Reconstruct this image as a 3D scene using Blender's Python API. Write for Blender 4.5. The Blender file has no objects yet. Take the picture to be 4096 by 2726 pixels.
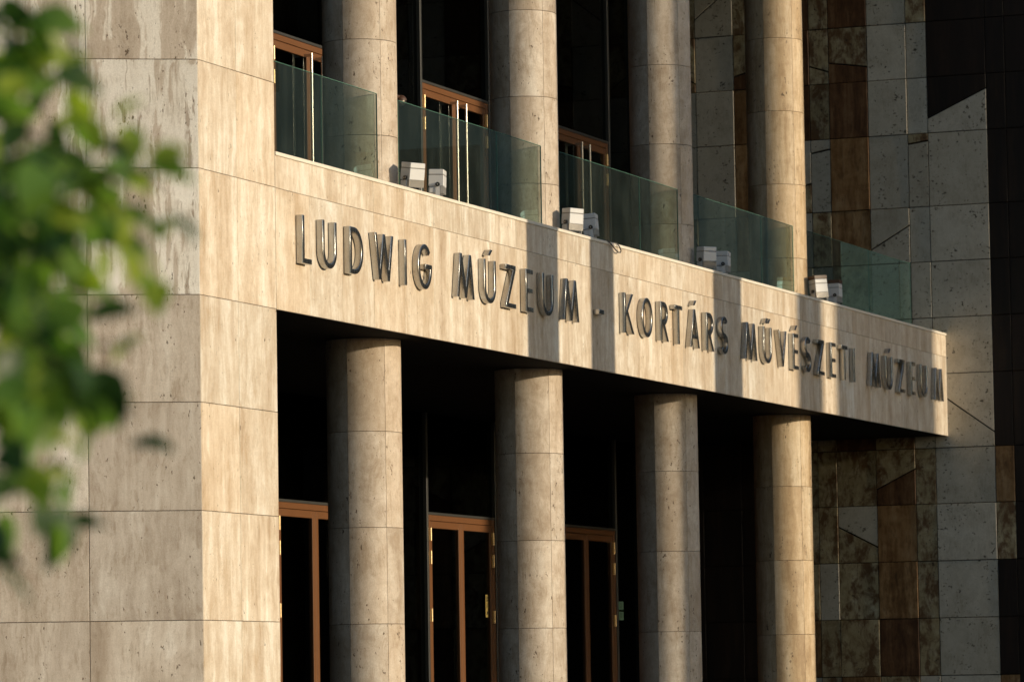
import bpy, bmesh, math, random
from mathutils import Vector, Matrix
R = math.radians
random.seed(7)
scene = bpy.context.scene
col = scene.collection

# ---------------------------------------------------------------- camera
BZ, PITCH, ROLL = R(20.80257), R(4.63754), R(-0.91755)
CAM = Vector((-36.223, -16.807, 1.6))
fw = Vector((math.cos(BZ), math.sin(BZ), 0)); rt = Vector((math.sin(BZ), -math.cos(BZ), 0)); zz = Vector((0, 0, 1))
f3 = fw*math.cos(PITCH) + zz*math.sin(PITCH)
u3 = -fw*math.sin(PITCH) + zz*math.cos(PITCH)
r_ = rt*math.cos(ROLL) + u3*math.sin(ROLL)
u_ = -rt*math.sin(ROLL) + u3*math.cos(ROLL)
cam = bpy.data.cameras.new('camera'); camo = bpy.data.objects.new('camera', cam); col.objects.link(camo)
m = Matrix((( r_.x, u_.x, -f3.x), (r_.y, u_.y, -f3.y), (r_.z, u_.z, -f3.z)))
camo.matrix_world = Matrix.Translation(CAM) @ m.to_4x4()
cam.sensor_fit = 'HORIZONTAL'; cam.sensor_width = 36.0; cam.lens = 17485.06/4096*36
cam.clip_start = 0.1; cam.clip_end = 3000
cam.dof.use_dof = True; cam.dof.focus_distance = 46.0; cam.dof.aperture_fstop = 4.1
scene.camera = camo

# ---------------------------------------------------------------- sky, sun, exposure
SUN_AZ, SUN_EL = -1.0, 11.0            # degrees right of the facade normal, above horizon
sd = Vector((math.sin(R(SUN_AZ))*math.cos(R(SUN_EL)), -math.cos(R(SUN_AZ))*math.cos(R(SUN_EL)), math.sin(R(SUN_EL))))
world = bpy.data.worlds.new('World'); scene.world = world; world.use_nodes = True
nt = world.node_tree; bgn = nt.nodes['Background']
sky = nt.nodes.new('ShaderNodeTexSky'); sky.sky_type = 'NISHITA'; sky.sun_disc = False
sky.sun_elevation = R(SUN_EL); sky.sun_rotation = R(180-SUN_AZ); sky.air_density = 1.0; sky.dust_density = 0.6; sky.ozone_density = 1.6
nt.links.new(sky.outputs[0], bgn.inputs[0]); bgn.inputs[1].default_value = 0.135
sl = bpy.data.lights.new('sun', 'SUN'); sl.energy = 3.5; sl.angle = R(0.53); sl.color = (1.0, 0.835, 0.60)
slo = bpy.data.objects.new('sun', sl); col.objects.link(slo)
slo.rotation_euler = (-sd).to_track_quat('-Z', 'Y').to_euler(); slo.location = (0, -30, 30)
vs = scene.view_settings
vs.view_transform = 'Standard'; vs.look = 'None'; vs.gamma = 1.0; vs.exposure = 0.17; vs.use_curve_mapping = False
scene.cycles.max_bounces = 8; scene.cycles.transparent_max_bounces = 16
scene.cycles.caustics_reflective = False; scene.cycles.caustics_refractive = False

# ---------------------------------------------------------------- materials
def new_mat(name):
    mt = bpy.data.materials.new(name); mt.use_nodes = True
    n = mt.node_tree.nodes; b = n['Principled BSDF']
    return mt, mt.node_tree, b
def N(nt, t, **kw):
    n = nt.nodes.new(t)
    for k, v in kw.items(): setattr(n, k, v)
    return n
def setin(nt, n, i, v):
    if hasattr(v, 'links') or hasattr(v, 'is_output'): nt.links.new(v, n.inputs[i])
    else: n.inputs[i].default_value = v
def math_(nt, op, a, b=0.0, c=0.0, clamp=False):
    n = N(nt, 'ShaderNodeMath', operation=op, use_clamp=clamp)
    setin(nt, n, 0, a); setin(nt, n, 1, b); setin(nt, n, 2, c)
    return n.outputs[0]
def mixc(nt, fac, a, b, mode='MIX'):
    n = N(nt, 'ShaderNodeMix', data_type='RGBA', blend_type=mode)
    setin(nt, n, 0, fac)
    for i, v in ((6, a), (7, b)):
        if isinstance(v, tuple): n.inputs[i].default_value = (*v, 1) if len(v) == 3 else v
        else: nt.links.new(v, n.inputs[i])
    return n.outputs[2]
def noise(nt, vec, scale, detail=4, rough=.55, dist=0.0):
    n = N(nt, 'ShaderNodeTexNoise'); nt.links.new(vec, n.inputs['Vector'])
    n.inputs['Scale'].default_value = scale; n.inputs['Detail'].default_value = detail
    n.inputs['Roughness'].default_value = rough; n.inputs['Distortion'].default_value = dist
    return n.outputs[0]
def vscale(nt, vec, s):
    n = N(nt, 'ShaderNodeVectorMath', operation='MULTIPLY'); nt.links.new(vec, n.inputs[0]); n.inputs[1].default_value = s
    return n.outputs[0]
def vadd(nt, a, b):
    n = N(nt, 'ShaderNodeVectorMath', operation='ADD'); nt.links.new(a, n.inputs[0]); nt.links.new(b, n.inputs[1])
    return n.outputs[0]
def ramp(nt, fac, stops):
    n = N(nt, 'ShaderNodeValToRGB'); nt.links.new(fac, n.inputs[0])
    e = n.color_ramp.elements
    while len(e) < len(stops): e.new(0.5)
    for k, (p, c) in enumerate(stops):
        e[k].position = p; e[k].color = (*c, 1) if len(c) == 3 else c
    return n.outputs[0]
def smooth(nt, v, a, b):
    n = N(nt, 'ShaderNodeMapRange', interpolation_type='SMOOTHSTEP')
    nt.links.new(v, n.inputs[0]); n.inputs[1].default_value = a; n.inputs[2].default_value = b
    return n.outputs[0]

def stone(name, stops, band=5.0, fine=26.0, cloud=0.0, stretch=.06, pits=.67, pit_scale=60.0, pit_flat=.4,
          pit_col=(.10, .065, .04), var=.28, tint=(.62, .50, .36), rough=.55, warp=.10, stain=None, fine_amt=.35, fleck=.3, fleck_col=(.40, .28, .17)):
    mt, nt, b = new_mat(name)
    tc = N(nt, 'ShaderNodeTexCoord'); oi = N(nt, 'ShaderNodeObjectInfo')
    rv = N(nt, 'ShaderNodeCombineXYZ')
    for k, s in enumerate((71.3, 47.9, 93.1)):
        nt.links.new(math_(nt, 'MULTIPLY', oi.outputs['Random'], s), rv.inputs[k])
    co = vadd(nt, tc.outputs['Object'], rv.outputs[0])
    w = noise(nt, vscale(nt, co, (1, 1, .8)), 2.2, 3)
    wv = N(nt, 'ShaderNodeCombineXYZ')
    wd = math_(nt, 'MULTIPLY', math_(nt, 'SUBTRACT', w, .5), warp*2)
    nt.links.new(wd, wv.inputs[0]); nt.links.new(wd, wv.inputs[1])
    cw = vadd(nt, co, wv.outputs[0])
    m1 = noise(nt, vscale(nt, cw, (1, 1, stretch)), band, 5, .58)
    m2 = noise(nt, vscale(nt, cw, (1, 1, stretch*.9)), fine, 4, .6)
    m3 = noise(nt, co, 3.1, 4, .6)
    t = math_(nt, 'ADD', math_(nt, 'MULTIPLY', m1, 1-fine_amt), math_(nt, 'MULTIPLY', m2, fine_amt))
    if cloud: t = math_(nt, 'ADD', math_(nt, 'MULTIPLY', t, 1-cloud), math_(nt, 'MULTIPLY', noise(nt, co, 5.5, 7, .68, .6), cloud))
    c = ramp(nt, t, stops)
    # tone of each slab
    fr = math_(nt, 'FRACT', math_(nt, 'MULTIPLY', oi.outputs['Random'], 17.31))
    val = math_(nt, 'ADD', 1-var*.6, math_(nt, 'MULTIPLY', fr, var))
    vc = N(nt, 'ShaderNodeCombineXYZ')
    for k in range(3): nt.links.new(val, vc.inputs[k])
    c = mixc(nt, 1.0, c, vc.outputs[0], 'MULTIPLY')
    fr2 = math_(nt, 'FRACT', math_(nt, 'MULTIPLY', oi.outputs['Random'], 41.77))
    c = mixc(nt, math_(nt, 'MULTIPLY', math_(nt, 'POWER', fr2, 2.0), .30), c, tint)
    # short dashes along the bedding and fine grain
    fl_ = smooth(nt, math_(nt, 'ADD', noise(nt, vscale(nt, cw, (1, 1, .16)), 42, 3, .6), math_(nt, 'MULTIPLY', math_(nt, 'SUBTRACT', m3, .5), .5)), .50, .72)
    c = mixc(nt, math_(nt, 'MULTIPLY', fl_, fleck), c, fleck_col)
    gr = noise(nt, vscale(nt, co, (1, 1, .6)), 130, 3, .7)
    c = mixc(nt, 1.0, c, ramp(nt, gr, [(.3, (.84, .83, .81)), (.7, (1.12, 1.12, 1.12))]), 'MULTIPLY')
    # slow blotches, weathering
    c = mixc(nt, math_(nt, 'MULTIPLY', smooth(nt, m3, .40, .72), .32), c, mixc(nt, 1.0, c, (.70, .66, .60), 'MULTIPLY'))
    if stain:
        s1 = math_(nt, 'MULTIPLY', smooth(nt, noise(nt, vscale(nt, cw, (1, 1, .6)), 5.0, 8, .72, .35), .45, .60), .9)
        c = mixc(nt, s1, c, stain)
    # open pores
    pm = smooth(nt, noise(nt, vscale(nt, co, (1.6, 1.6, .5)), 3.3, 3), .44, .62)
    pn = noise(nt, vscale(nt, cw, (1, 1, pit_flat)), pit_scale, 4, .62)
    pn2 = math_(nt, 'ADD', pn, math_(nt, 'MULTIPLY', math_(nt, 'SUBTRACT', pm, 1.0), .07))
    pit = smooth(nt, pn2, pits, pits+.035)
    c = mixc(nt, math_(nt, 'MULTIPLY', pit, .9), c, pit_col)
    nt.links.new(c, b.inputs['Base Color'])
    b.inputs['Roughness'].default_value = rough; b.inputs['Specular IOR Level'].default_value = .3
    h = math_(nt, 'ADD', math_(nt, 'MULTIPLY', pit, -1.0), math_(nt, 'MULTIPLY', m2, .35))
    h = math_(nt, 'ADD', h, math_(nt, 'MULTIPLY', noise(nt, co, 190, 2), .10))
    bp = N(nt, 'ShaderNodeBump'); bp.inputs['Strength'].default_value = .55; bp.inputs['Distance'].default_value = .004
    nt.links.new(h, bp.inputs['Height']); nt.links.new(bp.outputs[0], b.inputs['Normal'])
    return mt

TR_FRONT = stone('travertine_front', [(.34, (.38, .29, .205)), (.43, (.54, .45, .35)), (.505, (.635, .56, .46)), (.57, (.73, .68, .595)), (.64, (.79, .755, .69))],
                 band=4.0, fine=16, stretch=.12, pits=.645, pit_scale=38, var=.16, warp=.09, tint=(.62, .45, .28), fine_amt=.36, cloud=.22, fleck=.38, fleck_col=(.46, .32, .19))
TR_GREY = stone('travertine_grey', [(.33, (.31, .25, .195)), (.43, (.45, .385, .32)), (.51, (.56, .495, .425)), (.58, (.655, .60, .53)), (.66, (.75, .71, .65))],
                band=2.8, fine=17, stretch=.09, pits=.625, pit_scale=36, var=.16, warp=.10, tint=(.44, .34, .24), fine_amt=.34, cloud=.14, fleck=.34, fleck_col=(.27, .195, .13))
TR_BAND = stone('travertine_banded', [(.34, (.30, .245, .19)), (.44, (.44, .375, .305)), (.50, (.54, .47, .395)), (.515, (.74, .70, .63)), (.575, (.80, .765, .70)), (.59, (.40, .34, .28)), (.66, (.52, .455, .385))],
                band=1.9, fine=17, stretch=.07, pits=.61, pit_scale=36, var=.10, warp=.10, tint=(.42, .32, .24), fine_amt=.20, fleck=.32, fleck_col=(.27, .195, .13))
TR_COL = stone('travertine_column', [(.33, (.32, .25, .18)), (.44, (.45, .37, .29)), (.52, (.56, .48, .395)), (.62, (.68, .62, .54))],
               band=3.4, fine=15, stretch=.12, cloud=.40, pits=.61, pit_scale=34, var=.22, warp=.14, tint=(.52, .40, .28), pit_flat=.45, fleck=.40, fleck_col=(.34, .245, .16))
TR_GOLD_LIT = stone('travertine_golden_lit', [(.33, (.30, .20, .11)), (.44, (.45, .33, .20)), (.52, (.57, .445, .295)), (.62, (.70, .59, .43))],
               band=4.5, fine=18, stretch=.07, cloud=.22, pits=.61, pit_scale=34, var=.18, warp=.08, tint=(.50, .34, .18), pit_flat=.45, fleck=.40, fleck_col=(.34, .22, .12))  # last column: warm streaked stone with golden light painted into its colour
LIME = stone('limestone_pale', [(.30, (.42, .375, .295)), (.5, (.55, .505, .415)), (.70, (.64, .595, .505))],
             band=2.0, fine=9, cloud=.55, stretch=.5, pits=.585, pit_scale=20, pit_flat=1.2, pit_col=(.045, .035, .022), var=.20, tint=(.30, .26, .18), warp=.14, fleck=.22, fleck_col=(.20, .165, .11))
BROWN = stone('travertine_brown', [(.34, (.06, .028, .010)), (.44, (.20, .105, .04)), (.52, (.33, .195, .085)), (.62, (.47, .32, .17))],
              band=5, fine=18, stretch=.11, cloud=.28, pits=.68, pit_scale=40, var=.55, tint=(.20, .085, .025), warp=.08, fleck=.45, fleck_col=(.06, .028, .012))
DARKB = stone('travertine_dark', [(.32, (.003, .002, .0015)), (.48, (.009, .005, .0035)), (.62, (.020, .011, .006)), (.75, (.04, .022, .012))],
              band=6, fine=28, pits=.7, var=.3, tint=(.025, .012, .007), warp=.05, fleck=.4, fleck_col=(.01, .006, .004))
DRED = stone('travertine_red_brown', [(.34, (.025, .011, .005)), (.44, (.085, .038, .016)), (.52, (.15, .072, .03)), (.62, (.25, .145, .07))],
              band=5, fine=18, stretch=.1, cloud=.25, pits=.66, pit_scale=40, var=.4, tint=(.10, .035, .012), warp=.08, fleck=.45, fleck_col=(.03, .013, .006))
MOTT = stone('travertine_mottled', [(.33, (.23, .17, .085)), (.5, (.40, .335, .20)), (.66, (.58, .52, .37))],
             band=3, fine=10, cloud=.6, stretch=.4, pits=.60, pit_scale=24, pit_flat=1.1, pit_col=(.04, .025, .015), var=.25, tint=(.30, .22, .10),
             stain=(.11, .052, .020), fleck=.5, fleck_col=(.13, .075, .03))

def plain(name, color, rough=.5, metal=0.0, spec=.5, bump=0.0, bscale=40, vary=0.0):
    mt, nt, b = new_mat(name)
    b.inputs['Base Color'].default_value = (*color, 1); b.inputs['Roughness'].default_value = rough
    b.inputs['Metallic'].default_value = metal; b.inputs['Specular IOR Level'].default_value = spec
    tc = N(nt, 'ShaderNodeTexCoord')
    if vary:
        n = noise(nt, tc.outputs['Object'], bscale*.2, 5)
        nt.links.new(mixc(nt, n, tuple(v*(1-vary) for v in color), tuple(min(1, v*(1+vary)) for v in color)), b.inputs['Base Color'])
        nt.links.new(math_(nt, 'ADD', rough-.08, math_(nt, 'MULTIPLY', n, .16)), b.inputs['Roughness'])
    if bump:
        bp = N(nt, 'ShaderNodeBump'); bp.inputs['Strength'].default_value = bump; bp.inputs['Distance'].default_value = .003
        nt.links.new(noise(nt, tc.outputs['Object'], bscale, 3), bp.inputs['Height']); nt.links.new(bp.outputs[0], b.inputs['Normal'])
    return mt
MORTAR = plain('joint_mortar', (.10, .072, .045), .9, bump=.3)
MORTAR_D = plain('open_joint', (.012, .010, .008), .95, bump=.3)
COPING = plain('coping_stone', (.74, .68, .58), .5, spec=.3, bump=.2, vary=.12, bscale=30)
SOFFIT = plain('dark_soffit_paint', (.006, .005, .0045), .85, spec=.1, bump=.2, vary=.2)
FLOORM = plain('dark_granite', (.035, .032, .03), .7, spec=.2, bump=.2, vary=.2)
BRONZE = plain('brown_lacquered_frame', (.155, .067, .027), .42, spec=.35, vary=.10, bscale=25)
BRASS = plain('brass_hinge', (.55, .40, .22), .36, metal=1, vary=.05)
STEEL = plain('brushed_steel', (.48, .45, .40), .3, metal=1, vary=.05)
BLACKP = plain('black_plastic', (.012, .011, .011), .35, vary=.1)
LAMPG = plain('pale_lacquer_housing', (.58, .585, .59), .45, spec=.4, vary=.05, bscale=60)
LAMPD = plain('housing_seam', (.16, .15, .14), .6, vary=.1)
FINM = plain('cooling_fin_metal', (.42, .40, .37), .45, metal=.3, vary=.06)
CAPB = plain('dark_brown_cap', (.07, .032, .015), .5, vary=.15)
RUBBER = plain('cable_rubber', (.05, .045, .04), .6, vary=.1)
MULL = plain('grey_mullion', (.10, .10, .095), .4, metal=.6, vary=.05)
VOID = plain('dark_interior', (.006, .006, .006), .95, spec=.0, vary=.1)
PAVE = plain('plaza_paving', (.13, .12, .105), .8, spec=.2, bump=.4, vary=.25, bscale=6)
CONC = plain('grey_concrete', (.20, .19, .175), .8, spec=.2, bump=.3, vary=.2, bscale=12)
def letter_metal():
    mt, nt, b = new_mat('satin_metal_letter')
    tc = N(nt, 'ShaderNodeTexCoord')
    n = noise(nt, vscale(nt, tc.outputs['Object'], (1, 1, .05)), 160, 3)
    n2 = noise(nt, tc.outputs['Object'], 9, 4)
    nt.links.new(mixc(nt, n2, (.41, .405, .39), (.51, .505, .49)), b.inputs['Base Color'])
    b.inputs['Metallic'].default_value = 1.0
    nt.links.new(math_(nt, 'ADD', .20, math_(nt, 'MULTIPLY', n, .12)), b.inputs['Roughness'])
    bp = N(nt, 'ShaderNodeBump'); bp.inputs['Strength'].default_value = .10; bp.inputs['Distance'].default_value = .001
    nt.links.new(n, bp.inputs['Height']); nt.links.new(bp.outputs[0], b.inputs['Normal'])
    return mt
LETTER = letter_metal()
def glass(name, tint, refl=(.9, 1, .95), rough=.01, gain=1.0, dust=0.0):
    mt = bpy.data.materials.new(name); mt.use_nodes = True; nt = mt.node_tree
    nt.nodes.remove(nt.nodes['Principled BSDF']); out = nt.nodes['Material Output']
    tr = N(nt, 'ShaderNodeBsdfTransparent'); gl = N(nt, 'ShaderNodeBsdfGlossy'); fr = N(nt, 'ShaderNodeFresnel'); mx = N(nt, 'ShaderNodeMixShader')
    fr.inputs['IOR'].default_value = 1.5
    tc = N(nt, 'ShaderNodeTexCoord')
    dn = noise(nt, tc.outputs['Object'], 2.0, 5)
    c = mixc(nt, dn, tuple(v*.92 for v in tint), tint)
    nt.links.new(c, tr.inputs[0]); gl.inputs['Color'].default_value = (*refl, 1); gl.inputs['Roughness'].default_value = rough
    ge = N(nt, 'ShaderNodeNewGeometry')
    nt.links.new(math_(nt, 'MULTIPLY', math_(nt, 'MULTIPLY', fr.outputs[0], gain), math_(nt, 'SUBTRACT', 1.0, ge.outputs['Backfacing'])), mx.inputs[0])
    nt.links.new(tr.outputs[0], mx.inputs[1]); nt.links.new(gl.outputs[0], mx.inputs[2]); last = mx.outputs[0]
    if dust:                                   # dust and smears on the panes
        df = N(nt, 'ShaderNodeBsdfDiffuse'); df.inputs[0].default_value = (.42, .50, .46, 1); m2 = N(nt, 'ShaderNodeMixShader')
        d = smooth(nt, noise(nt, vscale(nt, tc.outputs['Object'], (1, 1, .35)), 3.5, 6, .65), .35, .75)
        nt.links.new(math_(nt, 'ADD', dust*.5, math_(nt, 'MULTIPLY', d, dust)), m2.inputs[0])
        nt.links.new(last, m2.inputs[1]); nt.links.new(df.outputs[0], m2.inputs[2]); last = m2.outputs[0]
    nt.links.new(last, out.inputs[0])
    return mt
GLASS = glass('green_tinted_glass', (.885, .93, .90), (.55, .97, .92), gain=2.1, dust=.022)
GEDGE = plain('glass_edge_green', (.10, .22, .17), .15, spec=.6, vary=.2)
DGLASS = glass('door_glass', (.55, .58, .56), (.8, .85, .85), gain=.35)
def leaf_mat(name, c, tr_c):
    mt = bpy.data.materials.new(name); mt.use_nodes = True; nt = mt.node_tree
    b = nt.nodes['Principled BSDF']; out = nt.nodes['Material Output']
    oi = N(nt, 'ShaderNodeObjectInfo'); tc = N(nt, 'ShaderNodeTexCoord')
    n = noise(nt, tc.outputs['Object'], 30, 4)
    cc = mixc(nt, n, tuple(v*.7 for v in c), tuple(v*1.25 for v in c))
    cc = mixc(nt, math_(nt, 'MULTIPLY', oi.outputs['Random'], .45), cc, (c[0]*1.7, c[1]*1.15, c[2]*.8))
    nt.links.new(cc, b.inputs['Base Color']); b.inputs['Roughness'].default_value = .45
    t = N(nt, 'ShaderNodeBsdfTranslucent'); t.inputs[0].default_value = (*tr_c, 1)
    mx = N(nt, 'ShaderNodeMixShader'); mx.inputs[0].default_value = .42
    nt.links.new(b.outputs[0], mx.inputs[1]); nt.links.new(t.outputs[0], mx.inputs[2]); nt.links.new(mx.outputs[0], out.inputs[0])
    return mt
LEAF = [leaf_mat('leaf_green', (.10, .20, .035), (.28, .52, .05)), leaf_mat('leaf_yellow_green', (.21, .31, .035), (.48, .66, .04)),
        leaf_mat('leaf_deep_green_shaded', (.03, .075, .02), (.05, .12, .015))]  # deep green leaf also holds the shade inside the foliage in its colour
BARK = plain('bark', (.05, .038, .026), .9, spec=.1, bump=.8, vary=.35, bscale=35)

# ---------------------------------------------------------------- helpers
def link(o, parent=None):
    col.objects.link(o)
    if parent is not None: o.parent = parent
    return o
def tag(o, label=None, cat=None, group=None, kind=None):
    if label: o['label'] = label
    if cat: o['category'] = cat
    if group: o['group'] = group
    if kind: o['kind'] = kind
    return o
def empty(name, loc=(0, 0, 0), rz=0.0):
    o = bpy.data.objects.new(name, None); o.location = loc; o.rotation_euler = (0, 0, rz); o.empty_display_size = .2
    return link(o)
def mesh_obj(name, verts, faces, mat, parent=None, loc=(0, 0, 0), rot=(0, 0, 0), smooth_angle=None):
    me = bpy.data.meshes.new(name); me.from_pydata([tuple(v) for v in verts], [], faces); me.update()
    bm = bmesh.new(); bm.from_mesh(me); bmesh.ops.recalc_face_normals(bm, faces=bm.faces); bm.to_mesh(me); bm.free()
    if smooth_angle is not None:
        me.polygons.foreach_set('use_smooth', [True]*len(me.polygons)); me.set_sharp_from_angle(angle=R(smooth_angle))
    me.materials.append(mat)
    o = bpy.data.objects.new(name, me); o.location = loc; o.rotation_euler = rot
    return link(o, parent)
class MB:
    def __init__(s): s.v = []; s.f = []
    def add(s, v, f):
        k = len(s.v); s.v += [tuple(p) for p in v]; s.f += [tuple(i+k for i in q) for q in f]; return s
    def box(s, x0, x1, y0, y1, z0, z1, ch=0.0):
        if not ch:
            v = [(x, y, z) for x in (x0, x1) for y in (y0, y1) for z in (z0, z1)]
            return s.add(v, [(0, 1, 3, 2), (4, 6, 7, 5), (0, 4, 5, 1), (2, 3, 7, 6), (0, 2, 6, 4), (1, 5, 7, 3)])
        bm = bmesh.new(); bmesh.ops.create_cube(bm, size=1)
        for p in bm.verts: p.co = ((x0+x1)/2+p.co.x*(x1-x0), (y0+y1)/2+p.co.y*(y1-y0), (z0+z1)/2+p.co.z*(z1-z0))
        bmesh.ops.bevel(bm, geom=list(bm.edges), offset=ch, segments=1, affect='EDGES')
        bm.verts.index_update()
        s.add([tuple(p.co) for p in bm.verts], [[p.index for p in q.verts] for q in bm.faces]); bm.free(); return s
    def tube(s, pts, rad, n=8, cap=True):
        pts = [Vector(p) for p in pts]; rads = rad if isinstance(rad, (list, tuple)) else [rad]*len(pts)
        rings = []
        for i, p in enumerate(pts):
            d = (pts[min(i+1, len(pts)-1)]-pts[max(i-1, 0)]).normalized()
            a = d.orthogonal().normalized() if i == 0 else (prev - d*prev.dot(d)).normalized()
            prev = a; b = d.cross(a)
            rings.append([p+(a*math.cos(t)+b*math.sin(t))*rads[i] for t in [2*math.pi*k/n for k in range(n)]])
        v = [q for r in rings for q in r]; f = []
        for i in range(len(pts)-1):
            for k in range(n): f.append((i*n+k, i*n+(k+1) % n, (i+1)*n+(k+1) % n, (i+1)*n+k))
        if cap: f += [tuple(range(n)), tuple(range((len(pts)-1)*n, len(pts)*n))]
        return s.add(v, f)
    def build(s, name, mat, parent=None, loc=(0, 0, 0), rot=(0, 0, 0), smooth_angle=None):
        return mesh_obj(name, s.v, s.f, mat, parent, loc, rot, smooth_angle)
def box(name, mat, parent, *a, **k):
    return MB().box(*a).build(name, mat, parent, **k)

slab_cache = {}
def slab(poly, mat, parent, origin, rz, th=.03, ch=.003, proud=0.0, name='stone_panel', share=True):
    """stone slab: polygon (u, z) on a wall through origin whose local x is u and outward normal local -y"""
    cu = sum(p[0] for p in poly)/len(poly); cz = sum(p[1] for p in poly)/len(poly)
    loc = [(p[0]-cu, p[1]-cz) for p in poly]
    key = (tuple((round(a, 4), round(b, 4)) for a, b in loc), mat.name, th, ch)
    if share and key in slab_cache: me = slab_cache[key]
    else:
        n = len(loc); ins = []
        for i in range(n):                       # inset front ring
            a = Vector(loc[i-1]); b = Vector(loc[i]); c = Vector(loc[(i+1) % n])
            d1 = (b-a).normalized(); d2 = (c-b).normalized()
            n1 = Vector((-d1.y, d1.x)); n2 = Vector((-d2.y, d2.x)); bis = n1+n2
            ins.append(b + bis*(ch*2/max(bis.length_squared, .3)))
        v = [(p[0], th, p[1]) for p in loc]+[(p[0], ch, p[1]) for p in loc]+[(p[0], 0, p[1]) for p in ins]
        f = [tuple(range(n)), tuple(range(2*n, 3*n))]
        for k in (0, 1):
            f += [(k*n+i, k*n+(i+1) % n, (k+1)*n+(i+1) % n, (k+1)*n+i) for i in range(n)]
        me = bpy.data.meshes.new(name); me.from_pydata(v, [], f)
        bm = bmesh.new(); bm.from_mesh(me); bmesh.ops.recalc_face_normals(bm, faces=bm.faces); bm.to_mesh(me); bm.free()
        me.materials.append(mat); slab_cache[key] = me
    o = bpy.data.objects.new(name, me)
    u = Vector((math.cos(rz), math.sin(rz), 0)); nrm = Vector((math.sin(rz), -math.cos(rz), 0))
    o.location = Vector(origin)+u*cu+Vector((0, 0, cz))+nrm*proud
    o.rotation_euler = (random.gauss(0, .0006), 0, rz+random.gauss(0, .0006))
    return link(o, parent)
def rect(u0, u1, z0, z1, g=.0026):
    return [(u0+g, z0+g), (u1-g, z0+g), (u1-g, z1-g), (u0+g, z1-g)]
jit = lambda s=.0012: random.uniform(-s, s)

# ---------------------------------------------------------------- setting
ROOF = 14.0; XE = 25.997
ZB, ZC = 5.299, 6.812            # parapet bottom, coping top
g = mesh_obj('plaza_ground', [(-900, -900, 0), (900, -900, 0), (900, 900, 0), (-900, 900, 0)], [(0, 1, 2, 3)], PAVE); tag(g, kind='structure')

# slanted stone pier (faces A and B)
AA = R(-61.2214); ad = Vector((math.cos(AA), math.sin(AA), 0)); nA = Vector((math.sin(AA), -math.cos(AA), 0))
pier = empty('stone_pier', (0, 0, 0)); tag(pier, 'broad slanted travertine pier at the end of the lettered parapet', 'pier')
LA = 6.2
ia = -nA*.031
# inner corner: y=.031 and on the offset A line
t = (.031-ia.y)/ad.y; ic = ia+ad*t
pts = [(ic.x, .031), (1.689, .031), (1.689, 2.2), (0.9, 4.4), tuple((ia-ad*LA)[:2])]
def prism(pts, z0, z1):
    n = len(pts); v = [(p[0], p[1], z0) for p in pts]+[(p[0], p[1], z1) for p in pts]
    return v, [tuple(range(n)), tuple(range(n, 2*n))]+[(i, (i+1) % n, n+(i+1) % n, n+i) for i in range(n)]
v, f = prism(pts, 0, ROOF); mesh_obj('core', v, f, MORTAR, pier)
zr = [0, .353, 1.343, 2.333, 3.33, 4.319, 5.303, 6.467, 7.471, 8.47, 9.47, 10.47, 11.47, 12.47, 13.3, ROOF]
ua = [0, -1.03, -2.06, -3.1, -4.13, -5.16, -LA]
for i in range(len(zr)-1):
    for k in range(len(ua)-1):
        banded = k < 2 and zr[i] > 5.2
        slab(rect(ua[k+1], ua[k], zr[i], zr[i+1]), TR_BAND if banded else TR_GREY, pier, (0, 0, 0), AA, proud=jit(), share=False)
    for a, b in ((0, .845), (.845, 1.72)):
        slab(rect(a, b, zr[i], zr[i+1], .0025), TR_FRONT, pier, (0, 0, 0), 0, proud=jit(.0008), share=False)
    for a, b in ((.031, 1.1), (1.1, 2.2)):
        slab(rect(a, b, zr[i], zr[i+1]), TR_GREY, pier, (1.72, 0, 0), R(90))

# lettered parapet
par = empty('balcony_parapet', (13.86, .18, ZB)); tag(par, 'long travertine parapet carrying raised metal letters and a pale coping', 'parapet')
X0 = 1.723
def P(o):                          # keep world placement under a moved empty
    o.location = Vector(o.location)-Vector(par.location); return o
P(box('core', MORTAR, par, X0, XE-.002, .031, .36, ZB+.15, ZC-.04))
nx = 30; wx = (XE-.004-X0)/nx
for i in range(nx):
    a, b = X0+i*wx, X0+(i+1)*wx
    P(slab(rect(a, b, ZB, 6.463, .0018), TR_FRONT, par, (0, 0, 0), 0, proud=jit(.0006), ch=.002))
    P(slab(rect(a, b, 6.463, ZC-.036, .0018), TR_FRONT, par, (0, 0, 0), 0, proud=jit(.0006), ch=.002))
nc = 15; wc = (XE-.003-X0)/nc
for i in range(nc):
    P(MB().box(X0+i*wc+.002, X0+(i+1)*wc-.002, -.012, .40, ZC-.036, ZC, .004).build('coping_stone', COPING, par))

# floors, soffit, roof
o = box('balcony_floor', FLOORM, None, 1.70, XE-.003, .362, 9.0, ZB+.15, 5.98); tag(o, kind='structure')
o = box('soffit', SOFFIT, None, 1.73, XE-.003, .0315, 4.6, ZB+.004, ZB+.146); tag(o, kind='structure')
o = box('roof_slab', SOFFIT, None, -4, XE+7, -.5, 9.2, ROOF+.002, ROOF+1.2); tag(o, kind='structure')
o = box('ground_floor', FLOORM, None, 1.76, XE-.003, .0, 9.0, .004, .12); tag(o, kind='structure')
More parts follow.
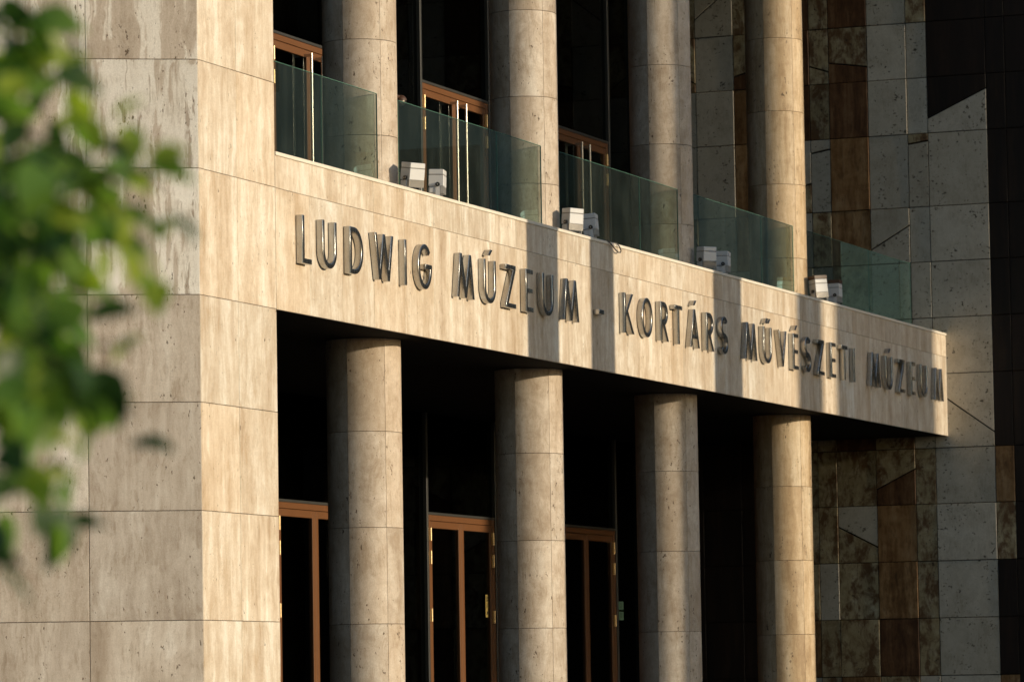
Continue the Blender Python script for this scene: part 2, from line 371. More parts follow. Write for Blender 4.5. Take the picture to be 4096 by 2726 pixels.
# dark rooms behind the glass
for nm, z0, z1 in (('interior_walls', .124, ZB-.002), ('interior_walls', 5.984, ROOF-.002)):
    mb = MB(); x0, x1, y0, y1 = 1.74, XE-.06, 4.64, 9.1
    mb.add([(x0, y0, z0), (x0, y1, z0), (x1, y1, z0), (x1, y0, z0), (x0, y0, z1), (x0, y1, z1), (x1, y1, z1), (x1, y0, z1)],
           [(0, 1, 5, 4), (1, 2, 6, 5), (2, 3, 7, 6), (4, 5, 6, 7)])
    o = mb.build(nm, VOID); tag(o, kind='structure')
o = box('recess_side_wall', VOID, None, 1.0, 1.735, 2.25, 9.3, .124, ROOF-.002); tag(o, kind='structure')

# patchwork wall (plane C)
cw_ = empty('patchwork_stone_wall', (XE, 0, 0)); tag(cw_, 'patchwork wall of pale and brown stone slabs with slanting cuts', 'wall')
def PC(o): o.location = Vector(o.location)-Vector(cw_.location); return o
YEND = -1.55
PC(box('core', MORTAR_D, cw_, XE+.032, XE+1.0, YEND+.032, 9.2, 0, ROOF))
YS = [4.48, 3.8, 3.2, 2.9, 2.01, 1.71, 1.11, .51, .20, -.70, -.99, -1.55]
ZS = [ROOF, 13.4, 12.3, 11.45, 10.62, 9.79, 8.70, 7.88, 7.05, 6.22, 5.13, 4.31, 3.475, 2.64, 1.8, .9, 0]
L_, B_, D_, M_ = LIME, BROWN, DARKB, MOTT
# per row: material of each column (4.48..-1.55); tuple = (upper, lower, z at left, z at right) for a slanting cut
T = [
 [L_, L_, B_, M_, D_, B_, M_, L_, D_, D_, D_],
 [M_, L_, B_, D_, M_, D_, L_, M_, D_, D_, D_],
 [M_, (L_, L_, 11.73, 12.2), M_, D_, M_, D_, L_, M_, D_, D_, D_],
 [(M_, M_, 11.2, 10.75), L_, (M_, D_, 10.82, 10.90), D_, (M_, M_, 10.90, 10.80), (M_, D_, 10.93, 10.84), L_, L_, D_, D_, D_],
 [L_, L_, B_, D_, M_, D_, L_, L_, (D_, L_, 10.01, 10.41), D_, D_],
 [L_, L_, B_, (L_, M_, 8.95, 9.14), (L_, L_, 9.59, 9.64), B_, L_, (M_, L_, 9.64, 9.68), L_, D_, D_],
 [M_, L_, B_, L_, M_, B_, (L_, L_, 8.10, 8.44), L_, L_, D_, D_],
 [L_, (L_, M_, 7.2, 7.6), L_, L_, L_, M_, L_, L_, L_, D_, D_],
 [L_, L_, M_, L_, L_, M_, M_, L_, L_, D_, D_],
 [M_, L_, B_, M_, M_, D_, M_, L_, (L_, L_, 5.99, 5.34), D_, D_],
 [B_, M_, D_, M_, M_, M_, (M_, D_, 4.55, 4.84), M_, L_, B_, D_],
 [M_, L_, B_, M_, M_, (L_, M_, 4.01, 3.70), B_, M_, L_, M_, D_],
 [L_, M_, B_, M_, L_, M_, B_, M_, L_, D_, D_],
 [M_, L_, D_, B_, M_, M_, D_, M_, L_, D_, D_],
 [L_, M_, B_, L_, M_, B_, M_, L_, L_, B_, D_],
 [M_, L_, B_, L_, M_, B_, L_, M_, L_, D_, D_],
]
for r in range(len(ZS)-1):
    z1, z0 = ZS[r], ZS[r+1]
    for k in range(len(YS)-1):
        u0, u1 = -YS[k], -YS[k+1]; c = T[r][k]; gp = .006
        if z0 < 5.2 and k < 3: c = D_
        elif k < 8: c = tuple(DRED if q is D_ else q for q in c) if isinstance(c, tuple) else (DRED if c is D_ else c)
        if not isinstance(c, tuple):
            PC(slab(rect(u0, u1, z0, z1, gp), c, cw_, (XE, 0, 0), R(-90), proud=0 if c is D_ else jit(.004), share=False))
        else:
            up, lo, zl, zr_ = c; h = .013
            # slab below the cut
            def clip(poly, sign):
                out = []
                zline = lambda u: zl+(zr_-zl)*(u-u0)/(u1-u0)+sign*h
                n = len(poly)
                for i in range(n):
                    a, b = poly[i], poly[(i+1) % n]
                    da = (a[1]-zline(a[0]))*sign; db = (b[1]-zline(b[0]))*sign
                    if da >= 0: out.append(a)
                    if da*db < 0:
                        tt = da/(da-db); out.append((a[0]+(b[0]-a[0])*tt, a[1]+(b[1]-a[1])*tt))
                return out
            for mt_, sg in ((up, 1), (lo, -1)):
                pl = clip(rect(u0, u1, z0, z1, gp), sg)
                if len(pl) >= 3: PC(slab(pl, mt_, cw_, (XE, 0, 0), R(-90), proud=jit(.002), share=False))

# columns
CX = [5.63, 10.50, 15.36, 20.20]; YC, RC = .75, .39
zcol = [.124, .38, 1.37, 2.36, 3.35, 4.34, 5.33, 6.42, 7.415, 8.415, 9.41, 10.405, 11.4, 12.395, 13.39, ROOF-.004]
stave_cache = {}
def stave(h, mat):
    k = (round(h, 3), mat.name)
    if k in stave_cache: return stave_cache[k]
    n = 6; da = math.asin(.0022/RC); a0 = -R(30)+da; a1 = R(30)-da; hh = h/2-.0022; ch = .002
    v = []; f = []
    for i in range(n+1):
        a = a0+(a1-a0)*i/n
        for rr, z in ((RC-.03, -hh), (RC-ch, -hh), (RC, -hh+ch), (RC, hh-ch), (RC-ch, hh), (RC-.03, hh)):
            v.append((rr*math.sin(a), -rr*math.cos(a), z))
    for i in range(n):
        for j in range(6):
            f.append((i*6+j, i*6+(j+1) % 6, (i+1)*6+(j+1) % 6, (i+1)*6+j))
    f += [tuple(range(6)), tuple(range(n*6, n*6+6))]
    me = bpy.data.meshes.new('stone_stave'); me.from_pydata(v, [], f)
    bm = bmesh.new(); bm.from_mesh(me); bmesh.ops.recalc_face_normals(bm, faces=bm.faces); bm.to_mesh(me); bm.free()
    me.polygons.foreach_set('use_smooth', [True]*len(me.polygons)); me.set_sharp_from_angle(angle=R(35))
    me.materials.append(mat); stave_cache[k] = me
    return me
cl = ['round travertine column standing next to the slanted stone pier', 'second round travertine column from the slanted pier, behind the word MÚZEUM',
      'third round travertine column from the slanted pier, behind the word KORTÁRS', 'round travertine column nearest the patchwork stone wall']
for i, x in enumerate(CX):
    c = empty('column', (x, YC, .12)); tag(c, cl[i], 'column', 'columns behind the parapet')
    n = 36; v = [((RC-.026)*math.cos(2*math.pi*k/n), (RC-.026)*math.sin(2*math.pi*k/n), z) for z in (0, ROOF-.124) for k in range(n)]
    f = [(k, (k+1) % n, n+(k+1) % n, n+k) for k in range(n)]+[tuple(range(n)), tuple(range(n, 2*n))]
    mesh_obj('core', v, f, MORTAR, c, smooth_angle=30)
    for j in range(len(zcol)-1):
        for s in range(6):
            o = bpy.data.objects.new('stone_stave', stave(zcol[j+1]-zcol[j], TR_GOLD_LIT if i == 3 else TR_COL))
            o.location = (0, 0, (zcol[j]+zcol[j+1])/2-.12); o.rotation_euler = (0, 0, R(-63.5+60*s))
            link(o, c)

# glass balustrade
JN = [3.90, 8.81, 13.62, 18.49, 23.55]
bays = [(1.76, 5.35), (5.93, 10.21), (10.80, 15.07), (15.66, 19.91), (20.50, 25.74)]
bl = ['green glass balustrade between the slanted pier and the first column', 'green glass balustrade between the first and second columns',
      'green glass balustrade between the second and third columns', 'green glass balustrade between the third and fourth columns',
      'green glass balustrade between the last column and the patchwork wall']
for i, (a, b) in enumerate(bays):
    e = empty('glass_balustrade', ((a+b)/2, .45, 5.98)); tag(e, bl[i], 'balustrade', 'glass balustrade bays')
    for p, q in ((a, JN[i]-.006), (JN[i]+.006, b)):
        cx_ = (p+q)/2
        o = box('pane', GLASS, e, -(q-p)/2, (q-p)/2, -.008, .008, 0, 7.84-5.99, loc=(cx_-(a+b)/2, 0, .01))
        mb = MB().box(-(q-p)/2, (q-p)/2, -.007, .007, 1.851, 1.856)
        mb.box(-(q-p)/2-.003, -(q-p)/2-.0005, -.007, .007, 0, 1.85).box((q-p)/2+.0005, (q-p)/2+.003, -.007, .007, 0, 1.85)
        mb.build('polished_edge', GEDGE, o)
    box('base_rail', MULL, e, -(b-a)/2, (b-a)/2, -.03, .03, 0, .10, loc=(0, .045, 0))

# ---------------------------------------------------------------- doors and glazing
YD = 4.5; DXS = [12.90, 17.76, 22.64]; DW = 1.21
def door(xc, zb, zt, label, bars, hinges):
    e = empty('double_door', (xc, YD, zb)); tag(e, label, 'door', 'brown double doors at the back of the loggia')
    H = zt-zb; w = DW
    mb = MB().box(-w, -w+.075, -.04, .06, 0, H, .004).box(w-.075, w, -.04, .06, 0, H, .004).box(-w+.0751, w-.0751, -.04, .06, H-.075, H, .004)
    mb.build('frame', BRONZE, e)
    for s in (-1, 1):
        x0, x1 = (-w+.079, -.003) if s < 0 else (.003, w-.079)
        lf = MB().box(x0, x0+.088, -.034, .03, .01, H-.08, .004).box(x1-.088, x1, -.034, .03, .01, H-.08, .004)
        lf.box(x0+.0882, x1-.0882, -.034, .03, H-.17, H-.08, .004).box(x0+.0882, x1-.0882, -.034, .03, .01, .20, .004)
        l = lf.build('leaf', BRONZE, e)
        box('pane', DGLASS, l, x0+.085, x1-.085, -.012, .012, .19, H-.165)
        xh = -w+.078 if s < 0 else w-.078
        for hz in hinges:
            hb = MB()
            for k in range(3): hb.tube([(xh, -.052, hz-zb+k*.057+.001), (xh, -.052, hz-zb+k*.057+.055)], .0165, 10)
            hb.box(xh-.045, xh+.012, -.044, -.0405, hz-zb, hz-zb+.17)
            hb.build('hinge', BRASS, e, smooth_angle=40)
        if bars:
            for y, yy in ((-.13, -.034), (.11, .03)):
                xb = s*.165; zt_ = H-.13
                MB().tube([(xb, y, .35), (xb, y, zt_)], .017, 12).box(xb-.016, xb+.016, min(y, yy), max(y, yy), zt_-.045, zt_-.01).box(xb-.016, xb+.016, min(y, yy), max(y, yy), .40, .44).build('pull_bar', STEEL, l, smooth_angle=40)
        else:
            MB().tube([(s*.05, -.034, 1.05), (s*.05, -.09, 1.05), (s*.05+s*.13, -.09, 1.05)], .011, 8).build('lever_handle', STEEL, l, smooth_angle=40)
    return e
for i, x in enumerate(DXS):
    door(x, 5.985, 9.64, ['upper brown double door showing between the slanted pier and first column', 'upper brown double door showing between first and second columns',
                          'upper brown double door showing between second and third columns'][i], True, (9.31, 9.02, 7.6, 6.2))
    door(x, .124, 3.97, ['lower brown double door showing between the slanted pier and first column', 'lower brown double door showing between first and second columns',
                         'lower brown double door showing between second and third columns'][i], False, (3.63, 3.33, 2.58, .5))
for nm, z0, z1, zd in (('lower', .124, ZB-.002, 3.97), ('upper', 5.985, ROOF-.004, 9.64)):
    e = empty('glazed_front', (13.9, YD, z0)); tag(e, '%s dark glass front behind the columns, around the %s doors' % (nm, nm), 'glazing')
    # openings: list of x intervals
    xs = [1.76]
    for x in DXS: xs += [x-DW-.03, x+DW+.03]
    xs += [XE-.005]
    for k, x in enumerate(xs[1:-1]):
        MB().box(x-13.9-.028, x-13.9+.028, -.06, .05, 0, z1-z0, .003).build('mullion', MULL, e)
    for k in range(len(xs)-1):
        a, b = xs[k]-13.9+.03, xs[k+1]-13.9-.03
        if k % 2 == 1:
            box('pane', DGLASS, e, a, b, -.01, .01, zd-z0+.035, z1-z0)
            MB().box(a, b, -.05, .04, zd-z0+.002, zd-z0+.034).build('transom', MULL, e)
        else:
            mid = (a+b)/2
            for p, q in ((a, mid-.02), (mid+.02, b)):
                box('pane', DGLASS, e, p, q, -.01, .01, .03, z1-z0)
            MB().box(mid-.02, mid+.02, -.05, .04, 0, z1-z0).build('mullion', MULL, e)
# notices on the lower doors
YEL = plain('yellow_label', (.50, .36, .10), .6, vary=.1); GRN = plain('green_label', (.14, .26, .17), .6, vary=.1); INK = plain('ink', (.02, .02, .02), .7, vary=.1)
n = box('notice_strip', YEL, None, 18.61, 18.69, YD-.037, YD-.0345, 2.66, 2.96); tag(n, 'narrow upright yellow notice strip on the lower brown door', 'notice')
mb = MB()
for zc, sh in ((2.925, 'o'), (2.885, 'o'), (2.815, 'w'), (2.715, 'd')):
    if sh == 'o': mb.tube([(18.65+.022*math.cos(t), YD-.0385, zc+.015*math.sin(t)) for t in [k*math.pi/5 for k in range(11)]], .004, 5)
    if sh == 'w': mb.tube([(18.632, YD-.0385, zc-.03), (18.664, YD-.0385, zc-.015), (18.636, YD-.0385, zc), (18.666, YD-.0385, zc+.015), (18.636, YD-.0385, zc+.03)], .004, 5)
    if sh == 'd': mb.tube([(18.64, YD-.0385, zc-.02), (18.662, YD-.0385, zc), (18.65, YD-.0385, zc+.025)], .009, 5)
mb.build('printing', INK, n)
for z, lb in ((2.83, 'upper small green notice stuck on the dark lower glass'), (2.68, 'lower small green notice stuck on the dark lower glass')):
    n = box('door_notice', GRN, None, 24.03, 24.23, YD-.018, YD-.0135, z, z+.12); tag(n, lb, 'notice', 'green notices on the glass')
    mb = MB()
    for k in range(4): mb.box(24.06, 24.06+.10+.02*(k % 2), YD-.0195, YD-.0185, z+.03+k*.02, z+.037+k*.02)
    mb.build('printing', INK, n)

# ---------------------------------------------------------------- letters
H_ = .468; ST = .05; ZL = 5.78
def arc(cx, cz, a, b, t0, t1, n=14):
    return [(cx+a*math.cos(R(t0+(t1-t0)*k/n)), cz+b*math.sin(R(t0+(t1-t0)*k/n))) for k in range(n+1)]
def stroke(pts, w):
    L_, R_ = [], []
    for i, p in enumerate(pts):
        a = Vector(pts[max(i-1, 0)]); b = Vector(pts[min(i+1, len(pts)-1)]); d = (b-a).normalized(); nn = Vector((-d.y, d.x))*w/2
        L_.append(tuple(Vector(p)+nn)); R_.append(tuple(Vector(p)-nn))
    return L_+R_[::-1]
def glyph(ch):
    t = ST; h = H_
    if ch == 'L': return [[(0, 0), (.22, 0), (.22, t), (t, t), (t, h), (0, h)]]
    if ch == 'I': return [[(0, 0), (t, 0), (t, h), (0, h)]]
    if ch == '-': return [[(0, .15), (.17, .15), (.17, .205), (0, .205)]]
    if ch == 'T': return [[(.11, 0), (.16, 0), (.16, h-t), (.27, h-t), (.27, h), (0, h), (0, h-t), (.11, h-t)]]
    if ch == 'E':
        m = h/2; return [[(0, 0), (.22, 0), (.22, t), (t, t), (t, m-t/2), (.205, m-t/2), (.205, m+t/2), (t, m+t/2), (t, h-t), (.22, h-t), (.22, h), (0, h)]]
    if ch == 'Z': return [[(0, 0), (.30, 0), (.30, t), (.075, t), (.30, h-t), (.30, h), (.0, h), (.0, h-t), (.222, h-t), (0, t)]]
    if ch == 'V': return [[(.145, 0), (.195, 0), (.34, h), (.285, h), (.17, .085), (.055, h), (0, h)]]
    if ch == 'W': return [[(.105, 0), (.155, 0), (.245, .36), (.335, 0), (.385, 0), (.49, h), (.437, h), (.36, .115), (.272, h), (.218, h), (.13, .115), (.053, h), (0, h)]]
    if ch == 'M': return [[(0, 0), (.053, 0), (.115, .335), (.22, 0), (.27, 0), (.375, .335), (.437, 0), (.49, 0), (.405, h), (.35, h), (.245, .125), (.14, h), (.085, h)]]
    if ch == 'K': return [[(0, 0), (t, 0), (t, .19), (.09, .225), (.268, 0), (.335, 0), (.125, .262), (.315, h), (.25, h), (t, .245), (t, h), (0, h)]]
    if ch == 'A': return [[(0, 0), (.053, 0), (.088, .11), (.272, .11), (.307, 0), (.36, 0), (.207, h), (.153, h)], [(.104, .155), (.18, .375), (.256, .155)]]
    if ch == 'U':
        w = .35; r = w/2; ri = r-t
        return [[(0, h)]+arc(r, r, r, r, 180, 360, 20)+[(w, h), (w-t, h)]+arc(r, r, ri, ri, 360, 180, 16)+[(t, h)]]
    if ch == 'D':
        w = .34; b = h/2
        return [[(0, 0)]+arc(.12, b, w-.12, b, -90, 90, 22)+[(0, h)], [(t, t), (t, h-t)]+arc(.12, b, w-.12-t, b-t, 90, -90, 18)]
    if ch == 'O':
        return [arc(.19, h/2, .19, h/2, 0, 360, 36)[:-1], arc(.19, h/2, .19-t, h/2-t, 360, 0, 30)[:-1]]
    if ch == 'G':
        a, b = .19, h/2
        return [arc(a, b, a, b, 42, 358, 34)+[(2*a, b+.03), (.20, b+.03), (.20, b-.02), (2*a-t, b-.02)]+arc(a, b, a-t, b-t, 352, 42, 30)]
    if ch == 'R':
        rb = .135; cz = h-rb
        return [[(0, 0), (t, 0), (t, .20), (.085, .20), (.225, 0), (.285, 0), (.15, .2)]+arc(.13, cz, rb, rb, -82, 90, 14)+[(0, h)],
                [(t, .2+t), (t, h-t)]+arc(.13, cz, rb-t, rb-t, 90, -90, 12)]
    if ch == 'S':
        r = (h-t)/4; cx = .135
        pts = arc(cx, h-t/2-r, .108, r, 35, 270, 16)+arc(cx, t/2+r, .108, r, 90, -145, 16)[1:]
        return [stroke(pts, t)]
ACC = [(-.055, 0), (.005, 0), (.085, .065), (.02, .065)]
gl_cache = {}
def outline_mesh(key, loops, depth=.07, bev=.006):
    if key in gl_cache: return gl_cache[key]
    cu = bpy.data.curves.new('outline', 'CURVE'); cu.dimensions = '2D'; cu.fill_mode = 'BOTH'
    for lp in loops:
        sp = cu.splines.new('POLY'); sp.points.add(len(lp)-1); sp.use_cyclic_u = True
        for p, q in zip(sp.points, lp): p.co = (q[0], q[1], 0, 1)
    cu.extrude = depth/2-bev; cu.bevel_depth = bev; cu.bevel_resolution = 2; cu.offset = -bev
    ob = bpy.data.objects.new('outline', cu); col.objects.link(ob)
    bpy.context.view_layer.update()
    me = bpy.data.meshes.new_from_object(ob.evaluated_get(bpy.context.evaluated_depsgraph_get()))
    bpy.data.objects.remove(ob); bpy.data.curves.remove(cu)
    for v in me.vertices: v.co = (v.co.x, -v.co.z, v.co.y)
    me.update()
    bm = bmesh.new(); bm.from_mesh(me); bmesh.ops.remove_doubles(bm, verts=bm.verts, dist=1e-5); bmesh.ops.recalc_face_normals(bm, faces=bm.faces); bm.to_mesh(me); bm.free()
    me.polygons.foreach_set('use_smooth', [True]*len(me.polygons)); me.set_sharp_from_angle(angle=R(38))
    me.materials.clear(); me.materials.append(LETTER); me.name = 'letter'
    gl_cache[key] = me
    return me
words = [('LUDWIG', 'in the word LUDWIG', [2.19, 2.68, 3.36, 4.00, 4.79, 5.15]), ('MÚZEUM', 'in the MÚZEUM before the dash', [6.24, 7.02, 7.67, 8.28, 8.80, 9.48]),
         ('-', '', [10.64]), ('KORTÁRS', 'in the word KORTÁRS', [11.52, 12.14, 12.82, 13.35, 13.91, 14.55, 15.13]),
         ('MŰVÉSZETI', 'in the word MŰVÉSZETI', [16.09, 16.86, 17.51, 18.14, 18.66, 19.23, 19.84, 20.35, 20.92]),
         ('MÚZEUM', 'in the last word MÚZEUM', [21.74, 22.50, 23.17, 23.80, 24.33, 25.05])]
base = {'Ú': 'U', 'Á': 'A', 'Ű': 'U', 'É': 'E'}
ordn = ['first', 'second', 'third', 'fourth', 'fifth', 'sixth', 'seventh', 'eighth', 'ninth']
for w, wl, xs in words:
    for i, (ch, x) in enumerate(zip(w, xs)):
        b = base.get(ch, ch)
        o = bpy.data.objects.new('sign_letter', outline_mesh(b, glyph(b))); o.location = (x, -.041, ZL); link(o)
        lab = 'raised grey metal dash between MÚZEUM and KORTÁRS' if ch == '-' else 'raised grey metal letter %s, %s letter %s' % (ch, ordn[i], wl)
        tag(o, lab, 'letter', 'metal letters on the parapet')
        st = MB()                         # standoff pins into the stone
        for px_ in (.03, .03): st.tube([(px_, .030, .03), (px_, .045, .03)], .006, 6)
        if ch != '-': MB().tube([(.025, .030, .03), (.025, .046, .03)], .006, 6).build('fixing_pin', STEEL, o) if b not in 'VWAUOGS' else None
        if ch in base:
            offs = {'Ú': [.175], 'É': [.11], 'Á': [.18], 'Ű': [.125, .225]}[ch]
            for q in offs:
                a = bpy.data.objects.new('accent', outline_mesh('acc', [ACC])); a.location = (q, 0, H_+.045); link(a, o)

# ---------------------------------------------------------------- floodlights on the coping
def floodlight(loc, rz, tilt, lean, label, cap):
    e = empty('floodlight', loc); e.rotation_euler = (R(tilt), R(lean), R(rz)); tag(e, label, 'floodlight', 'floodlights on the coping')
    e.scale = (1.12, 1.12, 1.12); a, b, H = .088, .072, .25            # half width of finned back, half depth
    mb = MB().box(-a, a, -b, b, .09, .195, .004)
    hs = mb.build('housing', LAMPG, e)
    MB().box(-a, a, -b, b, .199, H, .006).build('lid', LAMPG, e)
    MB().box(-a+.003, a-.003, -b+.003, b-.003, .194, .20).build('seal', LAMPD, e)
    MB().box(-a+.001, a-.001, -b+.03, b-.001, .02, .088, .012).build('lower_housing', LAMPG, e)
    fb = MB().box(-a+.002, a-.002, -b+.022, -b+.029, .022, .0885)
    for k in range(15):
        x = -a+.006+k*(2*a-.012)/14; fb.box(x-.0022, x+.0022, -b+.001, -b+.0225, .024, .0885)
    fb.build('cooling_fins', FINM, e)
    n = 18; yk = -.018
    kb = MB().tube([(-a-.001, yk, .105), (-a-.022, yk, .105)], .021, n)
    kn = kb.build('adjusting_knob', BLACKP, e, smooth_angle=40)
    MB().tube([(-a-.0222, yk, .105), (-a-.0245, yk, .105)], .006, 10).build('screw', STEEL, kn)
    MB().box(-a-.006, -a-.0015, yk-.02, yk+.02, -.035, .092).box(a+.0015, a+.006, yk-.02, yk+.02, -.035, .092).box(-a-.006, a+.006, yk-.02, yk+.02, -.041, -.0355).build('stirrup', LAMPG, e)
    if cap: MB().box(-a-.002, a+.002, -b-.002, b+.002, H+.0005, H+.045, .003).build('cap', CAPB, e)
    return e
fl = [((5.64, .19), -30, 9, 0, (6.36, .19), 13, 2, 0, 0), ((10.50, .19), -34, 3, 2, (11.16, .19), 10, -4, 0, 0),
      ((15.38, .19), -36, 3, 0, (16.05, .19), 8, 1, 0, 0), ((20.25, .19), -40, -3, -4, (20.98, .19), 4, 0, 0, 1)]
nmz = ['first', 'second', 'third', 'last']
for i, (p, r1, t1, l1, q, r2, t2, l2, cp) in enumerate(fl):
    ex = ' and dark brown cap' if cp else ''
    floodlight((p[0], p[1], ZC+.046), r1, t1, l1, 'pale floodlight with sunlit finned back%s, beside the %s column' % (ex, nmz[i]), cp)
    floodlight((q[0], q[1], ZC+.046), r2, t2, l2, 'pale floodlight showing its shaded knob side%s, paired at the %s column' % (ex, nmz[i]), cp)
cb = MB().tube([(11.10, .15, ZC+.012), (11.12, .02, ZC+.012), (11.16, -.03, ZC-.01), (11.30, -.04, ZC-.07), (11.42, -.04, ZC-.105), (11.50, -.04, ZC-.10), (11.53, -.04, ZC-.075), (11.49, -.035, ZC-.03), (11.42, -.025, ZC+.004), (11.36, .05, ZC+.012)], .007, 6).build('cable_loop', RUBBER, smooth_angle=60)
tag(cb, 'dark cable loop hanging over the coping beside a floodlight', 'cable')
# dome camera behind the first column
dm = empty('dome_camera', (6.49, .64, 7.90)); tag(dm, 'small shiny dome camera on an arm from the first column', 'camera')
def dome(rad, z0, n=16, m_=6, up=True):
    v = []; f = []
    for j in range(m_+1):
        a = R(90*j/m_)
        for k in range(n): v.append((rad*math.cos(a)*math.cos(2*math.pi*k/n), rad*math.cos(a)*math.sin(2*math.pi*k/n), z0+(1 if up else -1)*rad*math.sin(a)))
    for j in range(m_):
        for k in range(n): f.append((j*n+k, j*n+(k+1) % n, (j+1)*n+(k+1) % n, (j+1)*n+k))
    return v, f
v, f = dome(.062, .02); mesh_obj('hood', v, f, CAPB, dm, smooth_angle=60)
v, f = dome(.055, .018, up=False); mesh_obj('lens_bowl', v, f, STEEL, dm, smooth_angle=60)
MB().tube([(0, 0, .06), (-.2, .05, .06), (-.5, .11, .06)], .018, 8).build('arm', CAPB, dm)

# ---------------------------------------------------------------- things across the forecourt (outside the frame; they shade the parapet)
def pylon(name, x0, x1, L, label, mat=CONC, extra=0.0, cat='pylon'):
    s, c = math.sin(R(SUN_AZ)), math.cos(R(SUN_AZ)); xm = (x0+x1)/2+L*math.tan(R(SUN_AZ)); w = (x1-x0)*c
    h = 13.0+L/c*math.tan(R(SUN_EL))+extra
    e = empty(name, (xm, -L, 0), R(SUN_AZ)); tag(e, label, cat)
    MB().box(-w/2, w/2, -w/2 if w < 2 else -2, w/2 if w < 2 else 2, .0, h, .02).build('shaft', mat, e)
    MB().box(-w/2-.1, w/2+.1, (-w/2 if w < 2 else -2)-.1, (w/2 if w < 2 else 2)+.1, .004, .4, .02).build('base', mat, e)
    return e
pylon('stone_pylon', 8.51, 9.50, 8.5, 'square concrete pylon across the forecourt facing LUDWIG MÚZEUM')
pylon('stone_pylon', 10.56, 11.37, 10.0, 'square concrete pylon across the forecourt facing the dash')
pylon('stone_pylon', 15.05, 16.18, 13.0, 'square concrete pylon across the forecourt facing the word KORTÁRS')
pylon('stone_pylon', 18.55, 19.70, 32.0, 'far square concrete pylon facing the word MŰVÉSZETI')
tw = pylon('office_tower', 20.30, 25.32, 42.0, 'narrow concrete office tower far across the forecourt', cat='building')
for k in range(6):
    for j in range(3):
        box('window', DGLASS, tw, -1.9+j*1.4, -.9+j*1.4, 2.003, 2.02, 2+k*3, 3.8+k*3)
nb = empty('neighbouring_building', (44, -24, 0)); tag(nb, 'long dark stone building to the right of the patchwork wall', 'building')
MB().box(-8, 8, -18, 19, 0, 16, .03).build('wall', CONC, nb)
for k in range(4):
    for j in range(9):
        box('window', DGLASS, nb, -8.03, -8.005, -16+j*3.9, -13.6+j*3.9, 1.5+k*3.7, 4.0+k*3.7)

# ---------------------------------------------------------------- tree close to the camera
TW = [[(-29.736, -13.234, 2.727), (-29.851, -13.464, 2.583), (-29.98, -13.671, 2.498), (-30.042, -13.78, 2.452), (-30.026, -13.83, 2.489)],
      [(-29.9, -13.323, 2.528), (-30.0, -13.595, 2.403), (-29.962, -13.696, 2.402), (-30.028, -13.813, 2.432), (-30.002, -13.874, 2.409)],
      [(-30.028, -13.813, 2.432), (-30.062, -13.846, 2.36), (-30.056, -13.854, 2.32)],
      [(-30.068, -13.416, 2.398), (-30.085, -13.639, 2.329), (-30.144, -13.756, 2.294), (-30.128, -13.795, 2.278)],
      [(-29.883, -13.313, 2.286), (-29.899, -13.542, 2.233), (-29.952, -13.667, 2.155), (-29.919, -13.734, 2.074)],
      [(-29.785, -13.258, 2.15), (-29.804, -13.478, 2.098), (-29.864, -13.581, 2.009), (-29.862, -13.57, 1.937)],
      [(-29.57, -13.143, 2.887), (-29.67, -13.418, 2.761), (-29.732, -13.52, 2.691), (-29.712, -13.56, 2.632)],
      [(-30.028, -13.391, 1.828), (-29.984, -13.511, 1.85), (-29.964, -13.563, 1.845)],
      [(-29.534, -13.12, 2.367), (-29.467, -13.29, 2.334), (-29.438, -13.347, 2.255), (-29.42, -13.376, 2.176)],
      [(-29.469, -13.086, 2.706), (-29.393, -13.253, 2.563), (-29.362, -13.31, 2.461), (-29.348, -13.327, 2.373)]]
NL = [28, 32, 2, 32, 40, 34, 30, 3, 36, 36]
SHIFT = -rt*.035
TW = [[tuple(Vector(p)+SHIFT) for p in t_] for t_ in TW]
tb = Vector((-30.35, -11.6, 0))
tree = empty('broadleaf_tree', tb); tag(tree, 'leafy green tree with twigs hanging in front of the slanted pier', 'tree')
MB().tube([(0, 0, -.1), (.02, 0, .6), (.05, -.03, 1.6), (.02, -.05, 2.8), (.08, .02, 4.2), (.05, .1, 5.6)], [.17, .14, .125, .11, .08, .03], 14).build('trunk', BARK, tree, smooth_angle=60)
def leaf_mesh(s, fold, curl, k):
    out = [(0, 0), (.22, .12), (.34, .34), (.36, .52), (.26, .72), (.12, .9), (0, 1.05)]
    v = []; f = []
    for i, (w, y) in enumerate(out):
        z = -curl*(y-.3)**2
        v += [(-w*s, y*s, (z+fold*w)*s), (0, y*s, z*s), (w*s, y*s, (z+fold*w)*s)]
    for i in range(len(out)-1):
        a = i*3; f += [(a, a+1, a+4, a+3), (a+1, a+2, a+5, a+4)]
    v += [(-.012*s, -.4*s, 0), (.012*s, -.4*s, 0)]; f.append((len(v)-2, len(v)-1, 1))
    me = bpy.data.meshes.new('leaf'); me.from_pydata(v, [], f); me.materials.append(LEAF[k])
    me.polygons.foreach_set('use_smooth', [True]*len(f))
    return me
LM = [[leaf_mesh(s, fo, cu, k) for s, fo, cu in ((.080, .25, .3), (.092, .12, .5), (.068, .4, .15))] for k in range(3)]
rng = random.Random(11)
def add_leaf(br, p, d, k=None):
    k = rng.choices((0, 1, 2), (6, 4, 4))[0] if k is None else k
    o = bpy.data.objects.new('leaf', LM[k][rng.randrange(3)])
    q = d.to_track_quat('Y', 'Z').to_euler(); o.rotation_euler = (q.x, q.y+rng.uniform(-1.0, 1.0), q.z)
    s = rng.uniform(.75, 1.2); o.scale = (s, s, s); o.location = p-tb + d*.03*s; link(o, br)
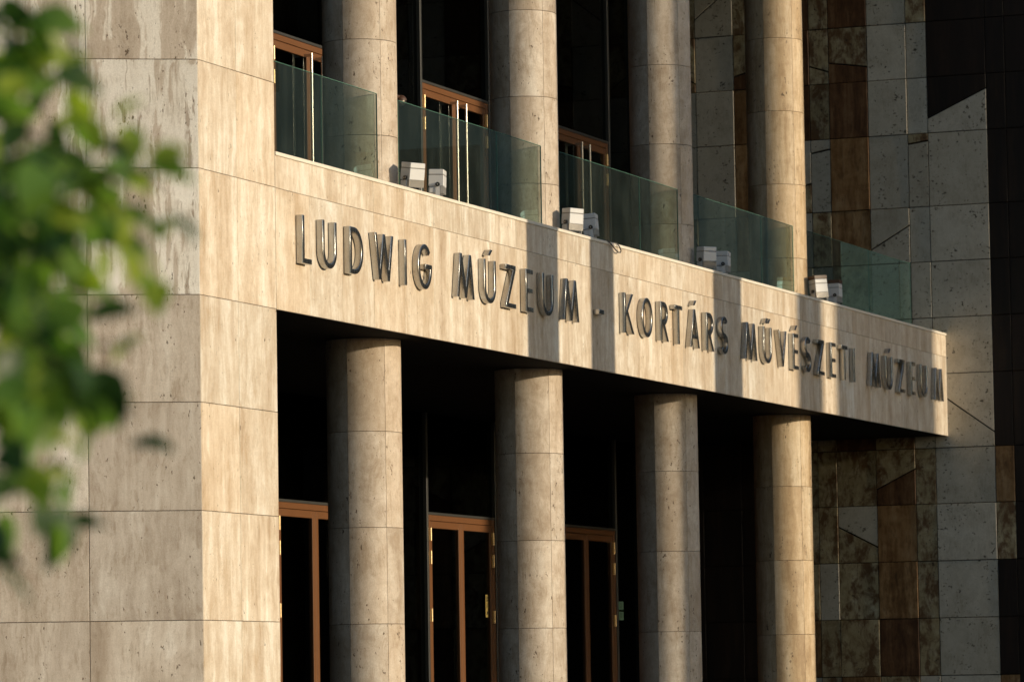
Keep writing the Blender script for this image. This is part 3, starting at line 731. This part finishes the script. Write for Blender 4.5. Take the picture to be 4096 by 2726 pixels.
for t, (pts, n) in enumerate(zip(TW, NL)):
    P_ = [Vector(p) for p in pts]
    if t != 2: P_ = [tb+Vector((.04, -.04, max(1.5, P_[0].z-.25))), (tb+Vector((.04, -.04, P_[0].z)))*.45+P_[0]*.55+Vector((0, 0, .03))]+P_
    rr = [.020, .011]+[.006-.004*i/(len(P_)-3) for i in range(len(P_)-2)] if t != 2 else [.004, .003, .002]
    br = MB().tube([p-tb for p in P_], rr, 7).build('branch', BARK, tree, smooth_angle=60)
    body = P_[2:] if t != 2 else P_
    for k in range(n):
        s = (k+rng.random())/n*(len(body)-1) if n > 3 else (len(body)-1)*(.55+.45*(k+1)/n)
        i = min(int(s), len(body)-2); p = body[i].lerp(body[i+1], s-i); ax = (body[i+1]-body[i]).normalized()
        d = (ax*rng.uniform(.2, 1)+Vector((rng.gauss(0, .7), rng.gauss(0, .7), rng.gauss(-.35, .5)))).normalized()
        add_leaf(br, p+Vector((rng.gauss(0, .05), rng.gauss(0, .02), rng.gauss(0, .025)))*(0 if t == 2 else 1), d, None if t != 2 else 1)
# denser leaves deeper in the twigs, joined
def leaf_mass(seed, k, cnt):
    r2 = random.Random(seed); mb = MB(); src = LM[k][0]; sv = [v.co.copy() for v in src.vertices]; sf = [tuple(p.vertices) for p in src.polygons]
    for _ in range(cnt):
        tw_ = TW[r2.choice((0, 1, 3, 4, 5, 6, 8, 9))]; sgm = r2.choices((0, 1, 2), (6, 4, 1))[0]; a = Vector(tw_[sgm]); b = Vector(tw_[min(sgm+1, len(tw_)-1)])
        p = a.lerp(b, r2.random())+Vector((r2.gauss(.12, .16), r2.gauss(0, .035), r2.gauss(0, .05)))
        d = Vector((r2.gauss(0, .8), r2.gauss(0, .8), r2.gauss(-.4, .6))).normalized()
        q = d.to_track_quat('Y', 'Z').to_matrix() @ Matrix.Rotation(r2.uniform(-1.4, 1.4), 3, 'Y'); sc = r2.uniform(.7, 1.15)
        mb.add([q @ (v*sc)+p-tb for v in sv], sf)
    me = bpy.data.meshes.new('foliage'); me.from_pydata(mb.v, [], mb.f); me.materials.append(LEAF[k])
    o = bpy.data.objects.new('foliage', me); link(o, tree); tag(o, kind='stuff')
leaf_mass(3, 0, 90); leaf_mass(4, 1, 70); leaf_mass(5, 2, 45)
# the rest of the crown, out of frame
crown = MB()
for k in range(2600):
    a = rng.uniform(0, 2*math.pi); rr_ = 2.0*rng.random()**.5; z = rng.uniform(2.6, 6.2); rr_ *= 1-abs(z-4.2)/2.6
    p = Vector((rr_*math.cos(a), rr_*math.sin(a), z)); d = Vector((rng.gauss(0, 1), rng.gauss(0, 1), rng.gauss(-.3, .6))).normalized(); e2 = d.orthogonal().normalized()*.035
    w_ = p+tb-CAM; dep = w_.dot(fw)
    if dep > .5 and w_.dot(rt)/dep > -.125: continue      # the twigs above fill that side
    crown.add([p, p+d*.05+e2, p+d*.1, p+d*.05-e2], [(0, 1, 2, 3)])
me = bpy.data.meshes.new('crown'); me.from_pydata(crown.v, [], crown.f); me.materials.append(LEAF[0])
o = bpy.data.objects.new('crown', me); link(o, tree); tag(o, kind='stuff')
